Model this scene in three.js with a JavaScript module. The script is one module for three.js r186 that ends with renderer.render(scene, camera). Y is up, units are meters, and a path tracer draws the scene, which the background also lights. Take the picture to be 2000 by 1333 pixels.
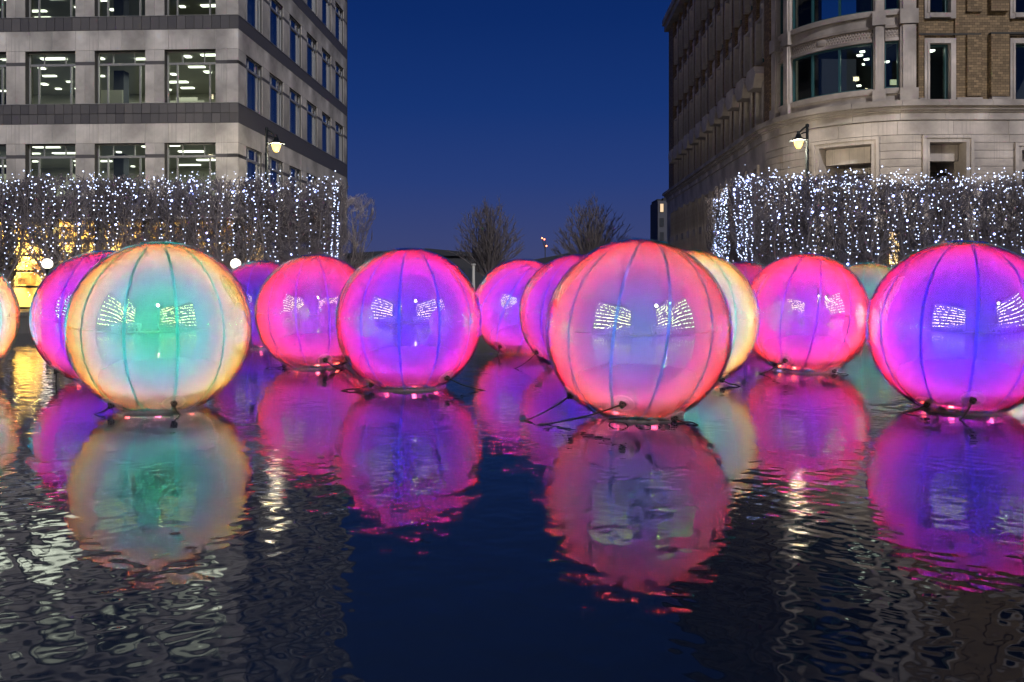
import * as THREE from 'three';
import { mergeGeometries } from 'three/addons/utils/BufferGeometryUtils.js';
import { RectAreaLightUniformsLib } from 'three/addons/lights/RectAreaLightUniformsLib.js';

RectAreaLightUniformsLib.init();
// ------------------------------------------------------------------ camera, sky, light, exposure
const scene = new THREE.Scene();
const camera = new THREE.PerspectiveCamera(45.23, 1024 / 682, 0.1, 900);
camera.position.set(0, 1.51, 0);
camera.setViewOffset(1024, 682, 0, 59.1, 1024, 682);      // level camera with the lens shifted down, verticals stay vertical
camera.updateProjectionMatrix();
const renderer = new THREE.WebGLRenderer();
renderer.toneMapping = THREE.LinearToneMapping;
renderer.toneMappingExposure = 3.6;
renderer.shadowMap.enabled = true;

{ // clear deep-blue dusk: one colour for each height, the same all round
  const W = 64, H = 512, d = new Float32Array(W * H * 4);
  const stops = [[-90, .008, .010, .026], [0, .040, .045, .115], [3, .030, .042, .130], [7, .0150, .034, .138], [12, .0060, .0250, .124], [18, .0028, .0170, .098], [30, .0022, .0110, .066], [90, .0016, .0065, .036]];
  for (let r = 0; r < H; r++) {
    const e = ((r + .5) / H - .5) * 180;
    let k = 0; while (k < stops.length - 2 && e > stops[k + 1][0]) k++;
    const a = stops[k], b = stops[k + 1], t = Math.min(1, Math.max(0, (e - a[0]) / (b[0] - a[0])));
    for (let c = 0; c < W; c++) { for (let j = 0; j < 3; j++) d[(r * W + c) * 4 + j] = (a[j + 1] + (b[j + 1] - a[j + 1]) * t) * .385; d[(r * W + c) * 4 + 3] = 1; }
  }
  const t = new THREE.DataTexture(d, W, H, THREE.RGBAFormat, THREE.FloatType);
  t.mapping = THREE.EquirectangularReflectionMapping; t.magFilter = THREE.LinearFilter; t.needsUpdate = true;
  scene.background = t; scene.environment = t;
}
const dusk = new THREE.DirectionalLight(new THREE.Color(.98, .96, 1), 0.5);   // the last soft glow from behind the camera
dusk.name = 'dusk_glow';
dusk.position.set(21, 46, 27); dusk.target.position.set(0, 4, -36);
dusk.castShadow = true; dusk.shadow.radius = 4;
Object.assign(dusk.shadow.camera, { left: -60, right: 60, top: 60, bottom: -60, near: 1, far: 200 });
scene.add(dusk, dusk.target);

// ------------------------------------------------------------------ helpers
let seedv = 12345;
const rnd = () => { seedv = (seedv + 0x6d2b79f5) | 0; let t = Math.imul(seedv ^ (seedv >>> 15), 1 | seedv); t = (t + Math.imul(t ^ (t >>> 7), 61 | t)) ^ t; return ((t ^ (t >>> 14)) >>> 0) / 4294967296; };
const rr = (a, b) => a + (b - a) * rnd();
const V = (x, y, z) => new THREE.Vector3(x, y, z);
const used = {};
function numbered(n) { const k = used[n] = (used[n] ?? -1) + 1; return k ? n + '_' + String(k).padStart(3, '0') : n; }
function tag(o, label, category, group, kind) { if (label) o.userData.label = label; if (category) o.userData.category = category; if (group) o.userData.group = group; if (kind) o.userData.kind = kind; return o; }
function thing(name, label, category, pos = [0, 0, 0], turn = 0, group) {
  const o = new THREE.Group(); o.name = numbered(name); o.position.set(...pos); o.rotation.y = turn; scene.add(o); return tag(o, label, category, group);
}
function part(name, geo, mat, parent) { const m = new THREE.Mesh(geo, mat); m.name = parent === scene ? numbered(name) : name; m.castShadow = m.receiveShadow = true; parent.add(m); return m; }
function struct(name, geo, mat) { const m = part(name, geo, mat, scene); m.userData.kind = 'structure'; return m; }
function copy(o, label) { const c = o.clone(); c.name = numbered(o.name.replace(/_\d{3}$/, '')); scene.add(c); if (label) c.userData.label = label; return c; }
const col = (r, g, b) => new THREE.Color().setRGB(r, g, b);
const std = (c, roughness = .8, more = {}) => new THREE.MeshStandardMaterial({ color: c, roughness, ...more });
const glow = (c, k) => new THREE.MeshStandardMaterial({ color: col(.6, .6, .6), roughness: .5, emissive: c, emissiveIntensity: k });
function box(x0, x1, y0, y1, z0, z1) { const g = new THREE.BoxGeometry(x1 - x0, y1 - y0, z1 - z0); g.translate((x0 + x1) / 2, (y0 + y1) / 2, (z0 + z1) / 2); return g; }
const merge = (l, groups = false) => mergeGeometries(l.map((g) => (!groups && g.index ? g.toNonIndexed() : g)), groups);
// tileable value noise, several octaves
function noiseTex(N, base, octaves, seed, f) {
  let s = seed; const r = () => { s = (s * 1664525 + 1013904223) >>> 0; return s / 4294967296; };
  const acc = new Float32Array(N * N); let amp = 1, tot = 0;
  for (let o = 0; o < octaves; o++) {
    const M = base << o, lat = new Float32Array(M * M).map(r);
    for (let y = 0; y < N; y++) for (let x = 0; x < N; x++) {
      const u = x / N * M, v = y / N * M, i = Math.floor(u), j = Math.floor(v); let a = u - i, b = v - j; a = a * a * (3 - 2 * a); b = b * b * (3 - 2 * b);
      const L = (p, q) => lat[(q % M) * M + (p % M)];
      acc[y * N + x] += amp * ((L(i, j) * (1 - a) + L(i + 1, j) * a) * (1 - b) + (L(i, j + 1) * (1 - a) + L(i + 1, j + 1) * a) * b);
    }
    tot += amp; amp *= .55;
  }
  const d = new Uint8Array(N * N * 4);
  for (let i = 0; i < N * N; i++) { const c = f(acc[i] / tot, i % N, Math.floor(i / N)); for (let k = 0; k < 3; k++) d[i * 4 + k] = Math.max(0, Math.min(255, c[k] * 255)); d[i * 4 + 3] = 255; }
  return d;
}
function tex(d, N, srgb, rep = 1) { const t = new THREE.DataTexture(d, N, N); t.wrapS = t.wrapT = THREE.RepeatWrapping; t.magFilter = THREE.LinearFilter; if (srgb) t.colorSpace = THREE.SRGBColorSpace; t.repeat.set(rep, rep); t.needsUpdate = true; return t; }
const sm = (a, b, x) => { const t = Math.min(1, Math.max(0, (x - a) / (b - a))); return t * t * (3 - 2 * t); };

const streak = (() => { let q = 77; const h = () => { q = (q * 1664525 + 1013904223) >>> 0; return q / 4294967296; }, a = new Float32Array(512).map(h), b = new Float32Array(512); for (let p = 0; p < 3; p++) { for (let x = 0; x < 512; x++) b[x] = (a[x] * 2 + a[(x + 511) % 512] + a[(x + 1) % 512] + a[(x + 3) % 512]) / 5; a.set(b); } return a; })();
const stoneMap = tex(noiseTex(512, 3, 7, 7, (v, x) => { const k = .86 + .62 * (v - .5) - .1 * sm(.56, .7, streak[x]) * sm(.46, .66, v); return [k, k * .985, k * .965]; }), 512, true, .28);
const stoneBump = tex(noiseTex(512, 16, 5, 9, (v) => [v, v, v]), 512, false, .5);
const stoneMat = (r, g, b) => new THREE.MeshStandardMaterial({ color: col(r, g, b), map: stoneMap, roughness: .78, bumpMap: stoneBump, bumpScale: .006 });
const M = {
  pale: [stoneMat(.58, .56, .55), stoneMat(.53, .515, .505), stoneMat(.63, .605, .595)],
  tile: [std(col(.085, .08, .085), .6), std(col(.07, .066, .072), .55), std(col(.10, .093, .097), .65)],
  backing: std(col(.05, .048, .046), .9),
  frame: std(col(.30, .30, .30), .4, { metalness: .3 }),
  darkFrame: std(col(.02, .085, .10), .4),
  glass: new THREE.MeshPhysicalMaterial({ color: col(.80, .86, .82), roughness: 0, transmission: 1, thickness: 0, ior: 1.55 }),
  coated: new THREE.MeshPhysicalMaterial({ color: col(.35, .42, .5), roughness: 0, transmission: 1, thickness: 0, ior: 3.2 }),
  dim: std(col(.035, .04, .05), .9),
  room: std(col(.42, .42, .36), .9), ceiling: std(col(.5, .5, .44), .9),
  lampIron: std(col(.012, .016, .018), .45, { metalness: .5 }),
  bark: std(col(.16, .135, .135), .9), twig: std(col(.15, .13, .14), .9),
  rope: std(col(.008, .008, .008), .8),
  white: glow(col(.95, 1, .8), 0.888), warm: glow(col(1, .62, .2), 1.34),
};

// a straight or curved wall line in plan: s along it, n out of it
const line = (p0, p1, flip) => { const a = V(p0[0], 0, p0[1]), b = V(p1[0], 0, p1[1]), t = b.clone().sub(a), L = t.length(); t.divideScalar(L); const n = flip ? V(t.z, 0, -t.x) : V(-t.z, 0, t.x); const f = (s) => [a.clone().addScaledVector(t, s), n]; f.L = L; return f; };
const arc = (cx, cz, R, a0, a1) => { const f = (s) => { const a = a0 + Math.sign(a1 - a0) * s / R, n = V(Math.cos(a), 0, Math.sin(a)); return [V(cx, 0, cz).addScaledVector(n, R), n]; }; f.L = Math.abs(a1 - a0) * R; return f; };
function wbox(P, s0, s1, y0, y1, n0, n1, seg = 1) {         // a box bent along a wall line
  const pos = [], uv = [];
  const pt = (s, y, n) => { const [p, m] = P(s); return p.clone().addScaledVector(m, n).setY(y); };
  const quad = (a, b, c, d, out, us) => {
    const nn = b.clone().sub(a).cross(c.clone().sub(a)); let L = [a, b, c, d], U = us;
    if (nn.dot(out) < 0) { L = [d, c, b, a]; U = [...us].reverse(); }
    for (const i of [0, 1, 2, 0, 2, 3]) { pos.push(L[i].x, L[i].y, L[i].z); uv.push(...U[i]); }
  };
  const up = V(0, 1, 0), dn = V(0, -1, 0);
  for (let i = 0; i < seg; i++) {
    const a = s0 + (s1 - s0) * i / seg, b = s0 + (s1 - s0) * (i + 1) / seg, m = P((a + b) / 2)[1];
    quad(pt(a, y0, n1), pt(b, y0, n1), pt(b, y1, n1), pt(a, y1, n1), m, [[a, y0], [b, y0], [b, y1], [a, y1]]);
    quad(pt(a, y0, n0), pt(b, y0, n0), pt(b, y1, n0), pt(a, y1, n0), m.clone().negate(), [[a, y0], [b, y0], [b, y1], [a, y1]]);
    quad(pt(a, y1, n0), pt(b, y1, n0), pt(b, y1, n1), pt(a, y1, n1), up, [[a, n0], [b, n0], [b, n1], [a, n1]]);
    quad(pt(a, y0, n0), pt(b, y0, n0), pt(b, y0, n1), pt(a, y0, n1), dn, [[a, n0], [b, n0], [b, n1], [a, n1]]);
  }
  for (const [s, o] of [[s0, -1], [s1, 1]]) {
    const t = pt(s1, 0, 0).sub(pt(s0, 0, 0)).multiplyScalar(o);
    quad(pt(s, y0, n0), pt(s, y1, n0), pt(s, y1, n1), pt(s, y0, n1), t, [[n0, y0], [n0, y1], [n1, y1], [n1, y0]]);
  }
  const g = new THREE.BufferGeometry();
  g.setAttribute('position', new THREE.Float32BufferAttribute(pos, 3)); g.setAttribute('uv', new THREE.Float32BufferAttribute(uv, 2)); g.computeVertexNormals();
  return g;
}

// ------------------------------------------------------------------ water, pond edge, ground
{
  const N = 1024, D = new Float32Array(N * N); let lo = 1e9, hi = -1e9;
  const waves = [];
  for (let i = 0; i < 120; i++) {                             // whole numbers of waves per tile, most of them running towards the camera
    const k = 12 + Math.pow(rnd(), 1.1) * 78, th = (rnd() - .5) * 1.9 + (rnd() < .2 ? Math.PI / 2 : 0);
    waves.push([Math.round(k * Math.sin(th)), Math.round(k * Math.cos(th)), rnd() * 6.283, Math.pow(k, -1.15)]);
  }
  for (const [kx, ky, ph, a] of waves) {
    const sx = new Float32Array(N), cx = new Float32Array(N);
    for (let x = 0; x < N; x++) { sx[x] = Math.sin(6.28318 * kx * x / N + ph); cx[x] = Math.cos(6.28318 * kx * x / N + ph); }
    for (let y = 0; y < N; y++) { const s = Math.sin(6.28318 * ky * y / N), c = Math.cos(6.28318 * ky * y / N); for (let x = 0; x < N; x++) D[y * N + x] += a * (sx[x] * c + cx[x] * s); }
  }
  for (const v of D) { lo = Math.min(lo, v); hi = Math.max(hi, v); }
  let q2 = 0; for (let i = 0; i < N * N - 1; i++) q2 += (D[i + 1] - D[i]) ** 2; const slope = Math.sqrt(q2 / (N * N)) / (hi - lo) / (7.3 / N);   // of a bump one metre high
  const F = new Float32Array(N * N * 4); for (let i = 0; i < N * N; i++) { const v = (D[i] - lo) / (hi - lo); F[i * 4] = F[i * 4 + 1] = F[i * 4 + 2] = v; F[i * 4 + 3] = 1; }
  const t = new THREE.DataTexture(F, N, N, THREE.RGBAFormat, THREE.FloatType); t.wrapS = t.wrapT = THREE.RepeatWrapping; t.magFilter = THREE.LinearFilter; t.needsUpdate = true;
  const g = new THREE.PlaneGeometry(90, 34); g.rotateX(-Math.PI / 2); g.translate(0, 0, -7);
  const p = g.attributes.position, uv = g.attributes.uv; for (let i = 0; i < p.count; i++) uv.setXY(i, p.getX(i) / 7.3, p.getZ(i) / 7.3);
  struct('water', g, new THREE.MeshPhysicalMaterial({ color: col(.009, .017, .040), roughness: .04, ior: 1.46, bumpMap: t, bumpScale: .0115 / slope }));
  struct('ground', (() => { const a = new THREE.PlaneGeometry(1600, 1600); a.rotateX(-Math.PI / 2); a.translate(0, -.6, 0); return a; })(), std(col(.05, .05, .05), .9));
  const stone = std(col(.09, .085, .085), .6, { bumpMap: stoneBump, bumpScale: .004 });
  // low granite wall round the far side of the pond, in blocks
  const k = thing('pond_wall', 'low dark granite wall along the far edge of the pool', 'wall', [0, 0, -24]);
  k.userData.kind = 'structure';
  for (let i = 0; i < 30; i++) part('stone', box(-45 + i * 3 + .006, -42 + i * 3 - .006, -.6, .5, -.5, 0), stone, k);
  for (let i = 0; i < 30; i++) part('coping', box(-45 + i * 3 + .004, -42 + i * 3 - .004, .502, .62, -.56, .06), stone, k);
  struct('pavement', box(-60, 60, -.59, .3, -75, -24.57), std(col(.11, .10, .10), .8, { bumpMap: stoneBump, bumpScale: .004 }));
  struct('pavement', box(-60, 60, -.59, .3, 10, 90), std(col(.11, .10, .10), .8, { bumpMap: stoneBump, bumpScale: .004 }));
}

// ------------------------------------------------------------------ left office building
{
  const b = thing('office_building', 'pale stone office block with dark tile bands and lit square windows on the left', 'office building');
  const c0 = [-12.04, -36], ang = 2.75 * Math.PI / 180, sx = Math.sin(ang), cz = Math.cos(ang);
  const front = line(c0, [c0[0] - cz * 17, c0[1] - sx * 17]);
  const side = line(c0, [c0[0] + sx * 19.1, c0[1] - cz * 19.1], true);
  if (front(0)[1].z < 0) front.flip = 1;
  const F = (s) => { const [p, n] = front(s); return [p, n.z < 0 ? n.clone().negate() : n]; };
  const S = (s) => { const [p, n] = side(s); return [p, n.x < 0 ? n.clone().negate() : n]; };
  // rows: window sill, window top; between them a dark band and a pale spandrel
  const rows = [[5.3, 7.65, .9], [9.42, 11.77, .9], [13.28, 15.63, .62], [17.1, 19.45, .62], [20.95, 23.3, .62], [24.8, 27.1, .62]];
  const backing = [], bandSide = [], sills = [];
  const pick = (l) => l[Math.floor(rnd() * l.length)];
  const winGeo = (P, s0, s1, y0, y1, fine) => {
    const g = [], panes = [], w = .055, n0 = fine ? -.36 : -.17, n1 = n0 + .08, tr = y1 - .56;
    const f = (a, b2, c, d, k = 0) => g.push(wbox(P, a, b2, c, d, n0, n1 + k));
    f(s0, s0 + w, y0, y1); f(s1 - w, s1, y0, y1); f(s0 + w, s1 - w, y0, y0 + w); f(s0 + w, s1 - w, y1 - w, y1); f(s0 + w, s1 - w, tr - .05, tr + .05, .02);
    const W = s1 - s0, m1 = s0 + W * .16, m2 = s1 - W * .20;
    for (const m of [m1, m2]) f(m - .03, m + .03, y0 + w, tr - .05, .012);
    for (const m of [s0 + W * .27, s1 - W * .3]) f(m - .018, m + .018, tr + .05, y1 - w, -.01);
    for (const [a, b2, c, d] of [[s0 + w, m1 - .03, y0 + w, tr - .05], [m1 + .03, m2 - .03, y0 + w, tr - .05], [m2 + .03, s1 - w, y0 + w, tr - .05], [s0 + w, s0 + W * .27 - .018, tr + .05, y1 - w], [s0 + W * .27 + .018, s1 - W * .3 - .018, tr + .05, y1 - w], [s1 - W * .3 + .018, s1 - w, tr + .05, y1 - w]]) {
      const [p0] = P(a), [p1] = P(b2), n = P(a)[1], q = new THREE.PlaneGeometry(p0.distanceTo(p1), d - c);
      q.lookAt(n); q.translate((p0.x + p1.x) / 2 + n.x * (n0 + .035), (c + d) / 2, (p0.z + p1.z) / 2 + n.z * (n0 + .035)); panes.push(q);
    }
    return [merge(g), fine ? panes : [merge(panes)]];
  };
  const facade = (P, L, first, pitch, ww, nb, fine) => {
    for (const [y0, y1, bh] of rows) {
      const below = rows[rows.findIndex((r) => r[0] === y0) - 1], base = below ? below[1] : 4.3, bt = y0 - .02, bb = y0 - bh;
      // backing wall behind the cladding, its pieces between the openings
      backing.push(wbox(P, 0, L, base, y0, -.5, -.031));
      // dark band
      if (fine) {
        const rowsN = bh > .7 ? 2 : 1, th = (bt - bb) / rowsN, tw = .395;
        for (let k = 0; k * tw < L - .2; k++) for (let r = 0; r < rowsN; r++) { const e = Math.min(L, (k + 1) * tw); part('tile', wbox(P, k * tw + .012, e - .012, bb + r * th + .012, bb + (r + 1) * th - .012, -.03, rr(.006, .014)), pick(M.tile), b); }
      } else bandSide.push(wbox(P, 0, L, bb, bt, -.03, .01));
      sills.push(wbox(P, 0, L, bt, y0, -.36, .03));
      // pale spandrel panels
      const pw = fine ? pitch / 3 : pitch;
      for (let k = 0, s = fine ? -pitch / 3 + first : 0; s < L; k++, s += pw) { const a = Math.max(0, s), e = Math.min(L, s + pw); if (e - a > .05) part('panel', wbox(P, a + .007, e - .007, base + .007, bb - .007, -.03, rr(.0, .006)), pick(M.pale), b); }
      for (let k = 0; k <= nb; k++) {
        const a = k ? first + (k - 1) * pitch + ww : 0, e = k < nb ? first + k * pitch : L, tr = y1 - .56;
        if (e - a < .05) continue;
        backing.push(wbox(P, a, e, y0, y1, -.5, -.031));
        const cuts = fine ? [a, (a + e) / 2, e] : [a, e];
        for (let j = 0; j + 1 < cuts.length; j++) {
          part('panel', wbox(P, cuts[j] + .006, cuts[j + 1] - .006, y0 + .006, tr - .09, -.03, .004), pick(M.pale), b);
          part('panel', wbox(P, cuts[j] + .006, cuts[j + 1] - .006, tr + .07, y1 - .006, -.03, .004), pick(M.pale), b);
        }
        part('stripe', wbox(P, a, e, tr - .085, tr + .065, -.03, .0), M.tile[0], b);
        if (k < nb) {
          const [fg, panes] = winGeo(P, e, e + ww, y0, y1, fine), w = part('window', fg, M.frame, b);
          for (const q of panes) part('pane', q, fine ? M.glass : M.coated, w);
        }
      }
    }
  };
  facade(F, 17, 1.02, 3.17, 2.3, 5, true);
  facade(S, 19.1, .95, 3.05, 2.05, 6, false);
  part('wall', merge(backing), M.backing, b);
  part('sill', merge(sills), M.frame, b);
  part('band', merge(bandSide), M.tile[0], b);
  part('roof', wbox(F, -.1, 17, 27.1, 29, -19, .2), M.pale[0], b);
  part('wall', merge([wbox(F, 0, 17, 4.2, 27.1, -19.3, -19), wbox(F, 16.9, 17.3, -.5, 27.1, -19, -.5)]), M.backing, b);
  // open-plan floors behind the front windows: slab, ceiling with lamps, partition wall
  const floors = [], ceil = [], walls = [];
  rows.forEach(([y0, y1], i) => {
    floors.push(wbox(F, .5, 16.8, y0 - 1.05, y0 - .75, -18.9, -.5)); 
    ceil.push(wbox(F, .5, 16.8, y1 + .16, y1 + .2, -18.9, -.5));
    walls.push(wbox(F, .55, 16.7, y0 - .75, y1 + .16, -9.2, -9.0));
    walls.push(wbox(F, .55, .7, y0 - .75, y1 + .16, -8.9, -.55));
    if (i > 2) return;
    const lamps = [];
    for (let r = 0; r < 5; r++) for (let k = 0; k < 8; k++) { if (rnd() < (i === 2 ? .6 : .3)) continue; const s = 1.2 + k * 1.95 + rr(-.3, .3), n = -1.8 - r * 1.5 + rr(-.3, .3); lamps.push(wbox(F, s, s + (rnd() < .5 ? rr(.15, .3) : rr(.6, 1.3)), y1 + .10, y1 + .155, n, n + rr(.14, .3))); }
    part('ceiling_light', merge(lamps), M.white, b);
    for (const s of [4, 12]) {
      const l = new THREE.RectAreaLight(col(1, 1, .84), 0.754 * (i === 2 ? .3 : 1), 6, 5); l.name = 'ceiling_light_source';
      const [p, n] = F(s); l.position.copy(p).addScaledVector(n, -4.6).setY(y1 + .05); l.rotation.x = -Math.PI / 2; scene.add(l);
    }
    // low desks, columns and cabinets that break up the rooms
    const desks = []; for (let k = 0; k < 9; k++) { const s = 1 + k * 1.75 + rr(-.3, .3), n = -1.2 - rr(0, 5); desks.push(wbox(F, s, s + rr(.8, 1.5), y0 - .75, y0 + rr(.05, .35), n - .6, n)); }
    for (let k = 0; k < 3; k++) { const s = 2 + k * 5.3; desks.push(wbox(F, s, s + .5, y0 - .75, y1 + .16, -4.5, -4.0)); }
    part('desk', merge(desks), M.dim, b);
    const bl = []; for (let k = 0; k < 5; k++) { if (rnd() < .45) continue; const s = 1.02 + k * 3.17 + .08, drop = rr(.25, 1.0); for (let y = 0; y < drop; y += .07) bl.push(wbox(F, s, s + 2.14, y1 - .08 - y - .012, y1 - .08 - y, -.52, -.46)); }
    if (bl.length) part('blind', merge(bl), M.room, b);
    const pale2 = []; for (let k = 0; k < 7; k++) { const s = 1 + rr(0, 15), n = -3 - rr(0, 5.5); pale2.push(wbox(F, s, s + rr(.6, 2.2), y0 - .7, y0 + rr(.5, 1.9), n - .05, n)); }
    part('cabinet', merge(pale2), M.room, b);
  });
  part('floor_slab', merge(floors), M.dim, b); part('ceiling', merge(ceil), M.ceiling, b); part('partition', merge(walls), M.room, b);
  // lit ground-floor restaurant behind the clipped trees
  const posts = [], bars = [];
  for (let k = 0; k <= 8; k++) posts.push(wbox(F, k * 2.1 + .0, k * 2.1 + .2, .3, 4.3, -.5, -.05));
  for (const y of [.3, 1.25, 1.95, 2.65, 3.3]) bars.push(wbox(F, 0, 17, y, y + .09, -.46, -.1));
  const sf = part('shopfront', merge([...posts, ...bars]), M.lampIron, b);
  for (let k = 0; k < 8; k++) { const q = wbox(F, k * 2.1 + .2, k * 2.1 + 2.1, .39, 4.3, -.32, -.315); part('pane', q, M.glass, sf); }
  part('restaurant_wall', merge([wbox(F, 0, 17, .3, 4.3, -3.2, -3.0), wbox(F, 0, 17, 4.22, 4.29, -3, -.5)]), std(col(.85, .62, .3), .8), b);
  const sh = []; for (let k = 0; k < 26; k++) { const s = rr(.3, 16), y = [.5, 1.4, 2.1][k % 3]; sh.push(wbox(F, s, s + rr(.2, .6), y, y + rr(.25, .6), -2.9, -2.5)); }
  part('shelf_goods', merge(sh), std(col(.3, .15, .06), .7), b);
  for (const [s, k] of [[12.5, 125], [8.6, 95], [5, 38]]) {
    const l = new THREE.RectAreaLight(col(1, .66, .24), k, 3.2, .5); l.name = 'restaurant_lamp_source'; const [p, n] = F(s); l.position.copy(p).addScaledVector(n, -1.5).setY(4.05); l.rotation.x = -Math.PI / 2; scene.add(l);
    part('restaurant_lamp', wbox(F, s - 1.6, s + 1.6, 4.08, 4.14, -1.75, -1.25), M.warm, b);
  }
}

// ------------------------------------------------------------------ right building with its rounded corner
const brickMap = (() => {
  const N = 512, d = new Uint8Array(N * N * 4); let s = 5; const r = () => { s = (s * 1664525 + 1013904223) >>> 0; return s / 4294967296; };
  const shade = new Map();
  for (let y = 0; y < N; y++) for (let x = 0; x < N; x++) {
    const row = Math.floor(y / 32), off = row % 2 ? 32 : 0, cx = Math.floor(((x + off) % N) / 64), key = row * 16 + cx; if (!shade.has(key)) shade.set(key, .78 + r() * .3);
    const mortar = y % 32 < 4 || (x + off) % 64 < 4, k = (mortar ? .55 : shade.get(key)) * (.95 + .1 * r());
    d.set([192 * k, 166 * k, 126 * k, 255], (y * N + x) * 4);
  }
  return tex(d, N, true, 1 / 1.8);
})();
{
  const b = thing('corner_building', 'stone and ochre brick building with a rounded corner on the right', 'building');
  const R = 5.4, cx = 18.2, cz = -41.4;
  const side = (s) => [V(12.8 + (32 - s) * .034, 0, -41.4 - (32 - s)), V(-1, 0, 0)]; side.L = 32;   // s runs from the far end to the corner
  const A = arc(cx, cz, R, Math.PI, Math.PI * 1.5 - Math.PI, 0); 
  const bend = (s) => { const a = Math.PI - s / R, n = V(Math.cos(a), 0, Math.sin(a)); return [V(cx, 0, cz).addScaledVector(n, R), n]; }; bend.L = R * Math.PI / 2;
  const flat = (s) => [V(cx + s, 0, cz + R), V(0, 0, 1)];
  const all = (s) => (s < 32 ? side(s) : s < 32 + bend.L ? bend(s - 32) : flat(s - 32 - bend.L));
  const B0 = 32, F0 = 32 + bend.L, END = F0 + 8.5;
  const deg = (d) => B0 + R * d * Math.PI / 180, fx = (x) => F0 + x - cx;
  const pale = [stoneMat(.60, .545, .52), stoneMat(.56, .51, .485), stoneMat(.64, .585, .56)], pick = () => pale[Math.floor(rnd() * 3)];
  const brick = new THREE.MeshStandardMaterial({ color: col(.48, .46, .47), map: brickMap, roughness: .85, bumpMap: brickMap, bumpScale: .006 });
  const sideBrick = new THREE.MeshStandardMaterial({ color: col(.48, .43, .42), map: brickMap, roughness: .85, bumpMap: brickMap, bumpScale: .006 });
  const seg = (a, e) => Math.max(1, Math.ceil((e - a) / (a >= B0 - .01 && a < F0 ? .3 : 40)));
  const pb = (a, e, y0, y1, n0, n1) => wbox(all, a, e, y0, y1, n0, n1, seg(a, e));
  const split = (a, e, w, f) => { let n = Math.max(1, Math.round((e - a) / w)); for (let i = 0; i < n; i++) f(a + (e - a) * i / n, a + (e - a) * (i + 1) / n, i); };
  // openings of the stone base on the bend and the front: [from, to, top]
  const open = [[deg(42), deg(66), 7.65], [fx(18.35), fx(19.95), 7.65], [fx(22.4), fx(24), 7.3]];
  const inner = [];
  for (const [a, e, top] of open) {
    const w = .32;
    for (const [k, n] of [[0, .12], [.14, .06]]) part('surround', merge([pb(a - w + k, a - (k ? 0 : .18), .3, top + w - k, -.3, n), pb(e + (k ? 0 : .18), e + w - k, .3, top + w - k, -.3, n), pb(a - (k ? 0 : .18), e + (k ? 0 : .18), top + (k ? 0 : .18), top + w - k, -.3, n)]), pale[k ? 1 : 2], b);
    inner.push(pb(a, e, .3, top, -2.6, -2.5), pb(a - .05, a, .3, top, -2.5, -.3), pb(e, e + .05, .3, top, -2.5, -.3), pb(a, e, top, top + .05, -2.5, -.3));
    part('lintel', pb(a + .04, e - .04, top - .75, top - .02, -1.0, -.55), pale[1], b);
    part('arch_beam', pb(a + .04, e - .04, top - 1.25, top - 1.12, -2.4, -1.5), M.backing, b);
  }
  part('recess', merge(inner), pale[1], b);
  const courses = [[8.0, 8.62]]; for (let y = 7.65; y > 3.5; y -= .35) courses.push([y, y + .35]);
  courses.forEach(([y0, y1], ci) => {
    let edges = [[B0, END]];
    for (const [a, e, top] of open) if (y0 < top + .3) edges = edges.flatMap(([p, q]) => (e + .32 <= p || a - .32 >= q ? [[p, q]] : [[p, a - .325], [e + .325, q]])).filter(([p, q]) => q - p > .05);
    for (const [p, q] of edges) split(p, q, ci ? 1.55 : 2.3, (a, e) => { const w = (ci % 2 && q - p > 2 ? .5 : 0) * 0; part('stone', pb(a + .008 + w, e - .008, y0 + .012, y1 - .008, -.1, rr(-.004, .006)), pick(), b); });
  });
  part('base_wall', merge([pb(B0, open[0][0] - .33, -.5, 8.7, -.6, -.101), pb(open[0][1] + .33, F0, -.5, 8.7, -.6, -.101), pb(F0, open[1][0] - .33, -.5, 8.7, -.6, -.101), pb(open[1][1] + .33, open[2][0] - .33, -.5, 8.7, -.6, -.101), pb(open[2][1] + .33, END, -.5, 8.7, -.6, -.101), ...open.map(([a, e, t]) => pb(a - .33, e + .33, t + .33, 8.7, -.6, -.101))]), M.backing, b);
  // moulded cornice over the stone base, in lengths
  const profile = [[8.64, 8.98, .07], [8.98, 9.06, .16], [9.06, 9.2, .26], [9.2, 9.4, .42], [9.4, 9.47, .36]];
  split(B0 - .3, END, 1.9, (a, e) => part('cornice', merge(profile.map(([y0, y1, n]) => pb(a + .006, e - .006, y0, y1, -.7, n))), pick(), b));
  split(0, 31.65, 2.35, (a, e) => part('cornice', merge(profile.map(([y0, y1, n]) => pb(a + .006, e - .006, y0, y1, -.7, n))), pick(), b));
  // the bend above the cornice: stone pilasters, wide windows, carved friezes
  const UP = -.42;
  const PL = [[2, 8.5], [15.5, 20.5], [67, 72], [79.5, 87]], WIN = [[9, 15], [21, 66.5], [72.5, 79]];
  for (const [a, e] of PL) for (let f = 0; f < 5; f++) { const y = 9.47 + f * 3.5; part('pilaster', merge([pb(deg(a), deg(e), y + .65, y + 3.45, UP - .4, UP + .12), pb(deg(a) + .08, deg(e) - .08, y + .65, y + 3.45, UP, UP + .2), pb(deg(a) - .05, deg(e) + .05, y, y + .64, UP - .4, UP + .26)]), pick(), b); }
  const carve = stoneMat(.50, .44, .41);
  const paneOf = (a, e, y0, y1, n) => wbox(all, a, e, y0, y1, n - .004, n, seg(a, e));
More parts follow.
